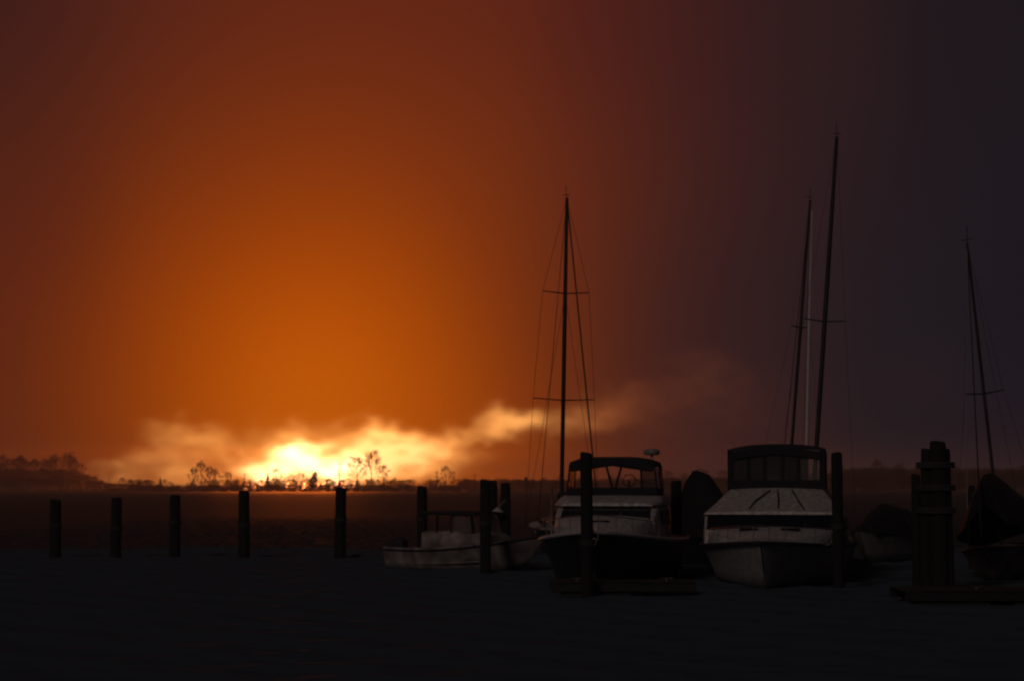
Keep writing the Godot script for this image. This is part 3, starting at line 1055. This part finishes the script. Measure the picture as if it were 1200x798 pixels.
func build_sedan_cruiser() -> void:
	var L := 11.0
	var B := 4.45
	var o := thing("enclosed_cruiser", "largest white cruiser with dark canvas bridge enclosure, bow towards us", "motorboat", spot(905.5, 56.2), -10.5)
	var hs := 1.02
	var hb := 1.22
	part("hull", hull_shape(L, B, hs, hb, 0.7, 2.7, 0.93, 1.2), "gelcoat", o)
	part("deck", deck_shape(L, B, hs, hb, 2.7, 0.93, 0.0, 1.0, 0.02, 0.16), "deck_white", o)
	rub_rail(o, L, B, hs, hb, 2.7, 0.93, "rubber", 0.05)
	bow_rail(o, L, B, hs, hb, 2.7, 0.93, 0.5, 0.4)
	var s := tool()
	house(s, [[3.8, 0.35, 0.2, 1.12, 1.2], [2.8, 1.1, 0.95, 1.06, 1.32], [1.4, 1.62, 1.5, 1.0, 1.40], [0.5, 1.8, 1.7, 0.98, 1.42]], 0.08, 0.12)
	var trunk := part("trunk_cabin", s, "gelcoat", o)
	for x in [-0.55, 0.55]:
		s = tool()
		box(s, Vector3(x, 1.455, 1.9), Vector3(0.5, 0.05, 0.5), 0.02)
		part("hatch", s, "dark_glass", trunk)
	# saloon with a band of dark windows all round
	s = tool()
	house(s, [[0.75, 1.82, 1.80, 0.98, 1.40], [0.35, 1.9, 1.84, 0.96, 1.80], [-0.5, 1.95, 1.86, 0.95, 1.84], [-4.4, 1.95, 1.86, 0.95, 1.84]], 0.02, 0.06)
	var cab := part("saloon", s, "gelcoat", o)
	for q in [[-1.76, -0.9], [-0.88, -0.01], [0.01, 0.88], [0.90, 1.76]]:
		s = tool()
		var f0: float = 0.83 - 0.06 * pow(absf(q[0]), 2.0) * 0.5
		var f1: float = 0.83 - 0.06 * pow(absf(q[1]), 2.0) * 0.5
		pane(s, Vector3(q[0], 1.40, f0), Vector3(q[1], 1.40, f1), Vector3(q[1], 1.80, f1 - 0.36), Vector3(q[0], 1.80, f0 - 0.36), 0.015)
		part("windshield_pane", s, "dark_glass", cab)
	for sgn in [-1.0, 1.0]:
		for q in [[0.2, -1.2], [-1.25, -2.7], [-2.75, -4.1]]:
			s = tool()
			pane(s, Vector3(sgn * 1.935, 1.38, q[0]), Vector3(sgn * 1.935, 1.38, q[1]), Vector3(sgn * 1.885, 1.74, q[1]), Vector3(sgn * 1.885, 1.74, q[0]), 0.03 * sgn)
			part("side_window", s, "dark_glass", cab)
	# the bridge's long sloping front
	s = tool()
	house(s, [[0.5, 1.86, 1.84, 1.82, 1.865], [-0.6, 1.8, 1.62, 1.83, 2.13], [-1.7, 1.68, 1.32, 1.83, 2.5], [-1.85, 1.68, 1.32, 1.83, 2.54], [-4.4, 1.66, 1.34, 1.83, 2.54]], 0.05, 0.05)
	var fly := part("bridge_front", s, "gelcoat", o)
	for q in [[-0.5, -0.16], [0.12, 0.05], [0.66, 0.46]]:
		s = tool()
		tube(s, [Vector3(q[0] * 1.3, 1.95, 0.28), Vector3(q[0], 2.2, -0.55), Vector3(q[1], 2.47, -1.4)], 0.025, 5)
		part("grab_rail", s, "dark_canvas", fly)
	# the enclosure: dark canvas with clouded vinyl windows
	s = tool()
	var rings := []
	for q in [[-1.65, 3.60, 1.26], [-1.85, 3.74, 1.30], [-2.8, 3.80, 1.33], [-4.2, 3.72, 1.33], [-4.4, 3.62, 1.31]]:
		var up := PackedVector3Array()
		for k in 11:
			var u := k / 5.0 - 1.0
			up.append(Vector3(q[2] * u, q[1] - 0.12 * pow(absf(u), 2.6), q[0]))
		for k in 11:
			var u := 1.0 - k / 5.0
			up.append(Vector3(q[2] * u * 0.985, q[1] - 0.14 - 0.14 * pow(absf(u), 2.6), q[0]))
		rings.append(up)
	loft(s, rings)
	var top := part("enclosure_top", s, "dark_canvas", o)
	var posts := [-1.29, -0.78, -0.32, 0.18, 0.62, 1.29]
	for i in posts.size():
		s = tool()
		box(s, Vector3(posts[i], 3.02, -1.72), Vector3(0.17 if i in [0, 5] else 0.11, 1.22, 0.06), 0.015)
		part("canvas_strip", s, "dark_canvas", o)
	s = tool()
	box(s, Vector3(0, 2.62, -1.71), Vector3(2.68, 0.28, 0.07), 0.02)
	part("canvas_skirt", s, "dark_canvas", o)
	for i in posts.size() - 1:
		s = tool()
		pane(s, Vector3(posts[i] + 0.03, 2.7, -1.72), Vector3(posts[i + 1] - 0.03, 2.7, -1.72), Vector3(posts[i + 1] - 0.03, 3.62, -1.72), Vector3(posts[i] + 0.03, 3.62, -1.72), 0.004)
		part("vinyl_window", s, "clear_vinyl" if i == 4 else "vinyl", o)
	for sgn in [-1.0, 1.0]:
		s = tool()
		box(s, Vector3(sgn * 1.32, 3.06, -3.0), Vector3(0.04, 1.1, 2.6), 0.01)
		part("side_curtain", s, "dark_canvas", o)
	s = tool()
	box(s, Vector3(-0.25, 3.05, -4.35), Vector3(2.1, 1.2, 0.04), 0.01)
	part("aft_curtain", s, "dark_canvas", o)
	s = tool()
	house(s, [[-2.9, 0.3, 0.28, 2.5, 3.2], [-3.3, 0.3, 0.28, 2.5, 3.25]], 0.02, 0.05)
	var seat := part("helm_seat", s, "white_plastic", o)
	seat.position.x = -0.1


func build_work_boat() -> void:
	var L := 5.8
	var B := 2.3
	# bow to the right and a little towards us
	var o := thing("work_boat", "small pale open work boat with wheelhouse frame, behind the near pile", "motorboat", spot(556, 64.8), 52.0)
	var hs := 0.6
	var hb := 1.12
	part("hull", hull_shape(L, B, hs, hb, 0.35, 2.8, 0.94, 0.7), "weathered", o)
	part("foredeck", deck_shape(L, B, hs, hb, 2.8, 0.94, 0.62, 1.0, 0.02, 0.1), "deck_white", o)
	part("cockpit_sole", deck_shape(L, B * 0.9, hs - 0.45, hb - 0.62, 2.8, 0.94, 0.01, 0.63, 0.0, 0.0), "deck_white", o)
	rub_rail(o, L, B, hs, hb, 2.8, 0.94, "rubber", 0.03)
	var s := tool()
	for sgn in [-1.0, 1.0]:
		tube(s, edge_line(L, B, hs, hb, 2.8, 0.94, sgn, 0.06, 0.01, 0.0, 0.62), 0.06, 5)
	part("gunwale", s, "weathered", o)
	s = tool()
	house(s, [[1.0, 0.6, 0.56, 0.3, 1.05], [0.62, 0.78, 0.74, 0.3, 1.12], [-0.3, 0.82, 0.78, 0.2, 1.18], [-1.5, 0.84, 0.8, 0.2, 1.16]], 0.02, 0.06)
	var w := part("wheelhouse_base", s, "weathered", o)
	for q in [[0.55, -0.72], [0.55, 0.0], [0.55, 0.72], [-0.3, -0.76], [-0.3, 0.76], [-0.9, -0.76], [-0.9, 0.76], [-1.45, -0.76], [-1.45, 0.76]]:
		s = tool()
		tube(s, [Vector3(q[1], 1.12, q[0]), Vector3(q[1] * 0.96, 1.72, q[0] - (0.12 if q[0] > 0.5 else 0.0))], 0.045, 6)
		part("post", s, "tarp", w)
	s = tool()
	house(s, [[0.62, 0.82, 0.8, 1.68, 1.74], [0.3, 0.86, 0.84, 1.68, 1.78], [-1.6, 0.86, 0.84, 1.68, 1.77]], 0.04, 0.03)
	part("roof", s, "dark_canvas", o)
	for sgn in [-1.0, 1.0]:
		s = tool()
		pane(s, Vector3(sgn * 0.79, 1.16, 0.5), Vector3(sgn * 0.79, 1.16, -0.3), Vector3(sgn * 0.75, 1.68, -0.3), Vector3(sgn * 0.75, 1.68, 0.4), 0.006 * sgn)
		part("side_window", s, "clear_vinyl", w)
	for q in [[-0.7, -0.03], [0.03, 0.7]]:
		s = tool()
		pane(s, Vector3(q[0], 1.14, 0.57), Vector3(q[1], 1.14, 0.57), Vector3(q[1] * 0.96, 1.68, 0.46), Vector3(q[0] * 0.96, 1.68, 0.46), 0.006)
		part("windshield_pane", s, "clear_vinyl", w)
	# outboard motor
	s = tool()
	house(s, [[-2.9, 0.17, 0.13, 0.5, 0.85], [-3.05, 0.2, 0.15, 0.48, 0.92], [-3.35, 0.17, 0.12, 0.5, 0.86]], 0.03, 0.08)
	var m := part("outboard_motor", s, "rubber", o)
	s = tool()
	box(s, Vector3(0, 0.12, -3.1), Vector3(0.12, 0.8, 0.2), 0.03)
	part("motor_leg", s, "rubber", m)
	s = tool()
	box(s, Vector3(0.55, 0.75, -1.9), Vector3(0.75, 0.62, 0.6), 0.04)
	part("cooler_seat", s, "navy", o)
	s = tool()
	tube(s, [Vector3(0.3, 1.12, 2.2), Vector3(0.3, 1.24, 2.2)], 0.05, 6)
	tube(s, [Vector3(0.15, 1.24, 2.2), Vector3(0.45, 1.24, 2.2)], 0.03, 6)
	part("mooring_bitt", s, "steel", o)


func sailboat(label: String, at: Vector3, turn: float, heel: float, L: float, B: float, mast_top: float, mast_r: float, look: Dictionary) -> Node3D:
	var o := thing("sailboat", label, "sailboat", at, turn)
	o.rotation_degrees.z = heel
	var hs: float = look.get("stern_high", 0.95)
	var hb: float = look.get("bow_high", 1.15)
	part("hull", hull_shape(L, B, hs, hb, 0.55, 2.2, 0.72, 1.3), look.get("hull", "grey_hull"), o)
	part("deck", deck_shape(L, B, hs, hb, 2.2, 0.72, 0.0, 1.0, 0.02, 0.1), "deck_white", o)
	rub_rail(o, L, B, hs, hb, 2.2, 0.72, "teak", 0.025)
	var s := tool()
	house(s, [[L * 0.26, B * 0.12, B * 0.1, hs + 0.1, hs + 0.2], [L * 0.2, B * 0.2, B * 0.17, hs, hs + 0.36], [L * 0.02, B * 0.27, B * 0.24, hs - 0.05, hs + 0.44], [-L * 0.15, B * 0.28, B * 0.25, hs - 0.05, hs + 0.46]], 0.05, 0.08)
	var low: bool = look.get("flush_deck", false)
	var roof: MeshInstance3D = null if low else part("coachroof", s, "weathered", o)
	for sgn in ([] if low else [-1.0, 1.0]):
		for q in [0.12, 0.0, -0.1]:
			s = tool()
			box(s, Vector3(sgn * B * (0.262 - 0.10 * maxf(q, 0.0) * 4.0 * 0.5), hs + 0.22, L * q), Vector3(0.03, 0.13, 0.5), 0.01)
			part("portlight", s, "dark_glass", roof)
	var mz := L * 0.09
	var foot := Vector3(0, hs + (0.05 if low else 0.3), mz)
	var head := Vector3(0, mast_top, mz - 0.15)
	s = tool()
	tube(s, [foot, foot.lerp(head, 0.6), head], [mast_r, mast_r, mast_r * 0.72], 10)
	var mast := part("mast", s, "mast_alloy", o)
	s = tool()
	tube(s, [head, head + Vector3(0.05, 0.5, 0)], 0.012, 4)
	tube(s, [head + Vector3(-0.15, 0.12, 0), head + Vector3(0.15, 0.12, 0)], 0.012, 4)
	part("masthead_antenna", s, "mast_alloy", mast)
	var arms: Array = look.get("spreaders", [0.5])
	var tips := {-1.0: [], 1.0: []}
	for a in arms:
		var c := foot.lerp(head, a[0])
		s = tool()
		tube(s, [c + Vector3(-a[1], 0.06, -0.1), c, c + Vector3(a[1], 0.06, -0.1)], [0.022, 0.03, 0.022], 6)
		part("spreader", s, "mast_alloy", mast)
		for sgn in [-1.0, 1.0]:
			tips[sgn].append(c + Vector3(sgn * a[1], 0.06, -0.1))
	var wire: float = look.get("wire", 0.012)
	for sgn in [-1.0, 1.0]:
		s = tool()
		var pts: Array = [Vector3(sgn * (B / 2 - 0.1), hs + 0.02, mz - 0.2)]
		pts.append_array(tips[sgn])
		pts.append(head)
		tube(s, pts, wire, 4)
		if tips[sgn].size() > 1:
			tube(s, [pts[0], foot.lerp(head, arms[1][0])], wire, 4)
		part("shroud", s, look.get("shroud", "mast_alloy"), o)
	s = tool()
	tube(s, [Vector3(0, hb + 0.05, L / 2 - 0.12), Vector3(0, hb + 0.6, L / 2 - 0.45), head.lerp(Vector3(0, hb, L / 2), 0.08), head + Vector3(0, -0.2, 0)], [wire, look.get("furl", 0.05), look.get("furl", 0.05) * 0.7, wire], 6)
	part("furled_headsail", s, look.get("furl_look", "dark_canvas"), o)
	s = tool()
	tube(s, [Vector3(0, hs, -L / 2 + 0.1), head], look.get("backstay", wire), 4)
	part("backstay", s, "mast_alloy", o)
	# boom with its sail cover
	if look.get("boom", true):
		s = tool()
		tube(s, [foot + Vector3(0, 0.75, -0.1), foot + Vector3(0, 0.75, -L * 0.36)], 0.06, 8)
		var boom := part("boom", s, "mast_alloy", o)
		s = tool()
		var pts := []
		var rad := []
		for i in 8:
			var u := i / 7.0
			pts.append(foot + Vector3(0, 0.92 - 0.08 * u + 0.03 * sin(i * 2.0), -0.05 - L * 0.35 * u))
			rad.append(lerpf(0.21, 0.09, u))
		tube(s, pts, rad, 8)
		part("sail_cover", s, "dark_canvas", boom)
	return o


func build_sailboats() -> void:
	sailboat("dark hulled sailboat with tall two spreader mast against the glow", spot(663.5, 80.0), 193.0, 1.0, 10.0, 3.2, 14.0, 0.085, {"hull": "navy", "spreaders": [[0.37, 1.25], [0.70, 0.95]], "wire": 0.008, "backstay": 0.03, "furl": 0.016})
	sailboat("sailboat behind the large cruiser, its thick mast the tallest of all", spot(947.0, 70.0), 172.0, 4.3, 10.5, 3.3, 14.75, 0.085, {"hull": "navy", "spreaders": [[0.52, 0.7]], "wire": 0.005, "furl": 0.02})
	var c := sailboat("sailboat behind the large cruiser, thinner dark mast left of the tallest one", spot(919.5, 75.5), 178.0, 4.8, 9.5, 3.1, 13.3, 0.062, {"hull": "grey_hull", "spreaders": [[0.6, 0.35]], "wire": 0.005, "furl": 0.018})
	var s := tool()
	tube(s, [Vector3(-0.48, 2.9, -0.6), Vector3(-0.26, 8.0, 0.0), Vector3(-0.08, 12.9, 0.55)], [0.06, 0.055, 0.03], 6)
	part("furled_staysail", s, "white_plastic", c)
	var d := sailboat("sailboat under a dark sloping cover at the right edge, mast leaning left", spot(1180.0, 59.0), -22.0, 5.6, 8.6, 2.9, 9.6, 0.048, {"hull": "weathered", "flush_deck": true, "spreaders": [[0.5, 0.55]], "wire": 0.005, "furl": 0.02, "boom": false, "stern_high": 0.85, "bow_high": 1.0})
	s = tool()
	tube(s, [Vector3(-0.9, 1.1, 0.9), Vector3(-0.5, 5.2, 0.8), Vector3(-0.02, 9.4, 0.65)], [0.012, 0.012, 0.01], 5)
	part("white_halyard", s, "rope", d)
	# tent over the boom: high at the mast, sloping down to the stern
	s = tool()
	var rings := []
	for q in [[3.0, 0.62, 2.75, 1.5], [2.2, 0.95, 2.95, 1.3], [1.0, 1.2, 3.0, 1.25], [-0.2, 1.35, 2.8, 1.15], [-1.5, 1.35, 2.3, 1.0], [-2.6, 1.25, 1.85, 0.95], [-3.6, 1.05, 1.45, 0.9]]:
		var ring := PackedVector3Array()
		for k in 9:
			var u := k / 4.0 - 1.0
			ring.append(Vector3(q[1] * u, lerpf(q[2], q[3], pow(absf(u), 1.25)) - 0.05 * sin(u * 9.0 + q[0] * 3.0), q[0]))
		for k in 9:
			var u := 1.0 - k / 4.0
			ring.append(Vector3(q[1] * u * 0.97, lerpf(q[2], q[3], pow(absf(u), 1.25)) - 0.03 - 0.05 * sin(u * 9.0 + q[0] * 3.0), q[0]))
		rings.append(ring)
	loft(s, rings)
	part("boom_tent", s, "tarp", d)


func covered(label: String, at: Vector3, turn: float, L: float, B: float, high: Array, hull: String) -> void:
	var o := thing("covered_boat", label, "motorboat", at, turn)
	part("hull", hull_shape(L, B, 0.9, 1.15, 0.4, 2.6, 0.9, 0.8), hull, o)
	part("deck", deck_shape(L, B, 0.9, 1.15, 2.6, 0.9), "deck_white", o)
	rub_rail(o, L, B, 0.9, 1.15, 2.6, 0.9, "rubber", 0.03)
	var s := tool()
	var rings := []
	for q in high:
		var ring := PackedVector3Array()
		for k in 11:
			var u := k / 5.0 - 1.0
			ring.append(Vector3(q[3] + q[1] * u, lerpf(q[2], 0.95, pow(absf(u), 2.4)) - 0.05 * sin(u * 8.0 + q[0] * 2.0), q[0]))
		for k in 11:
			var u := 1.0 - k / 5.0
			ring.append(Vector3(q[3] + q[1] * u * 0.97, lerpf(q[2], 0.92, pow(absf(u), 2.4)) - 0.03 - 0.05 * sin(u * 8.0 + q[0] * 2.0), q[0]))
		rings.append(ring)
	loft(s, rings)
	var t := part("cover", s, "tarp", o)
	s = tool()
	for q in [0.28, 0.62]:
		var i := int(q * (high.size() - 1))
		var h: Array = high[i]
		var pts := []
		for k in 9:
			var u := k / 4.0 - 1.0
			pts.append(Vector3(h[3] + h[1] * 1.01 * u, lerpf(h[2], 0.95, pow(absf(u), 2.4)) + 0.03, h[0]))
		tube(s, pts, 0.015, 4)
	part("tie_rope", s, "dark_rope", t)


func build_covered_boats() -> void:
	covered("boat under a tall dark peaked cover between the two large cruisers", spot(826, 69.0), 8.0, 7.0, 2.4, [[-3.4, 0.75, 1.3, 0.0], [-2.6, 0.95, 2.0, 0.0], [-1.4, 0.98, 2.6, 0.0], [-0.4, 0.98, 2.95, -0.15], [0.3, 0.96, 3.12, -0.25], [1.0, 0.95, 2.6, -0.1], [1.8, 0.85, 2.1, 0.0], [2.8, 0.55, 1.4, 0.0]], "navy")
	covered("low boat under a flat dark cover, right of the large cruiser", spot(1036, 72.0), -28.0, 6.0, 2.2, [[-2.9, 0.75, 1.2, 0.0], [-1.8, 0.95, 1.75, 0.0], [-0.2, 0.98, 1.95, 0.0], [1.0, 0.85, 1.6, 0.0], [2.3, 0.45, 1.3, 0.0]], "grey_hull")


func build_small_things() -> void:
	# a pale lamp-less pole and a fender on the stout pile
	var s := tool()
	tube(s, [Vector3(0, -1.5, 0), Vector3(0, 0.6, 0), Vector3(0.02, 2.55, 0)], [0.045, 0.04, 0.032], 10)
	solo("pole", s, "weathered", "thin pale pole in the water left of the flybridge cruiser", "pole", spot(646, 71.0))
	var f := thing("fender_ball", "pale round fender hanging between the piles behind the work boat", "fender", spot(583, 76.6, 1.58))
	s = tool()
	var pts := []
	var rad := []
	for i in 11:
		var u := i / 10.0
		pts.append(Vector3(0, 0.22 - 0.44 * u, 0))
		rad.append(maxf(0.03, 0.24 * sin(PI * u)))
	tube(s, pts, rad, 12)
	part("ball", s, "white_plastic", f)
	s = tool()
	tube(s, [Vector3(0, 0.2, 0), Vector3(0.3, 0.5, -0.2)], 0.015, 4)
	part("rope", s, "rope", f)
	# mooring lines
	for q in [
		["slack mooring line from the tall pile to the flybridge cruiser's bow", spot(688, 48.5, 1.3), spot(702, 52.4, 1.42)],
		["mooring line from the tall right pile to the large cruiser's side", spot(981, 52.6, 1.6), spot(962, 53.5, 1.12)],
		["mooring line from the near pile of the pair to the work boat", spot(569, 62.1, 1.5), spot(588, 63.4, 1.0)],
	]:
		s = tool()
		var line := []
		for i in 9:
			var u := i / 8.0
			var p: Vector3 = q[1].lerp(q[2], u)
			line.append(p - q[1] - Vector3(0, 0.25 * sin(PI * u), 0))
		tube(s, line, 0.015, 5)
		solo("mooring_line", s, "rope", q[0], "rope", q[1], "mooring lines")
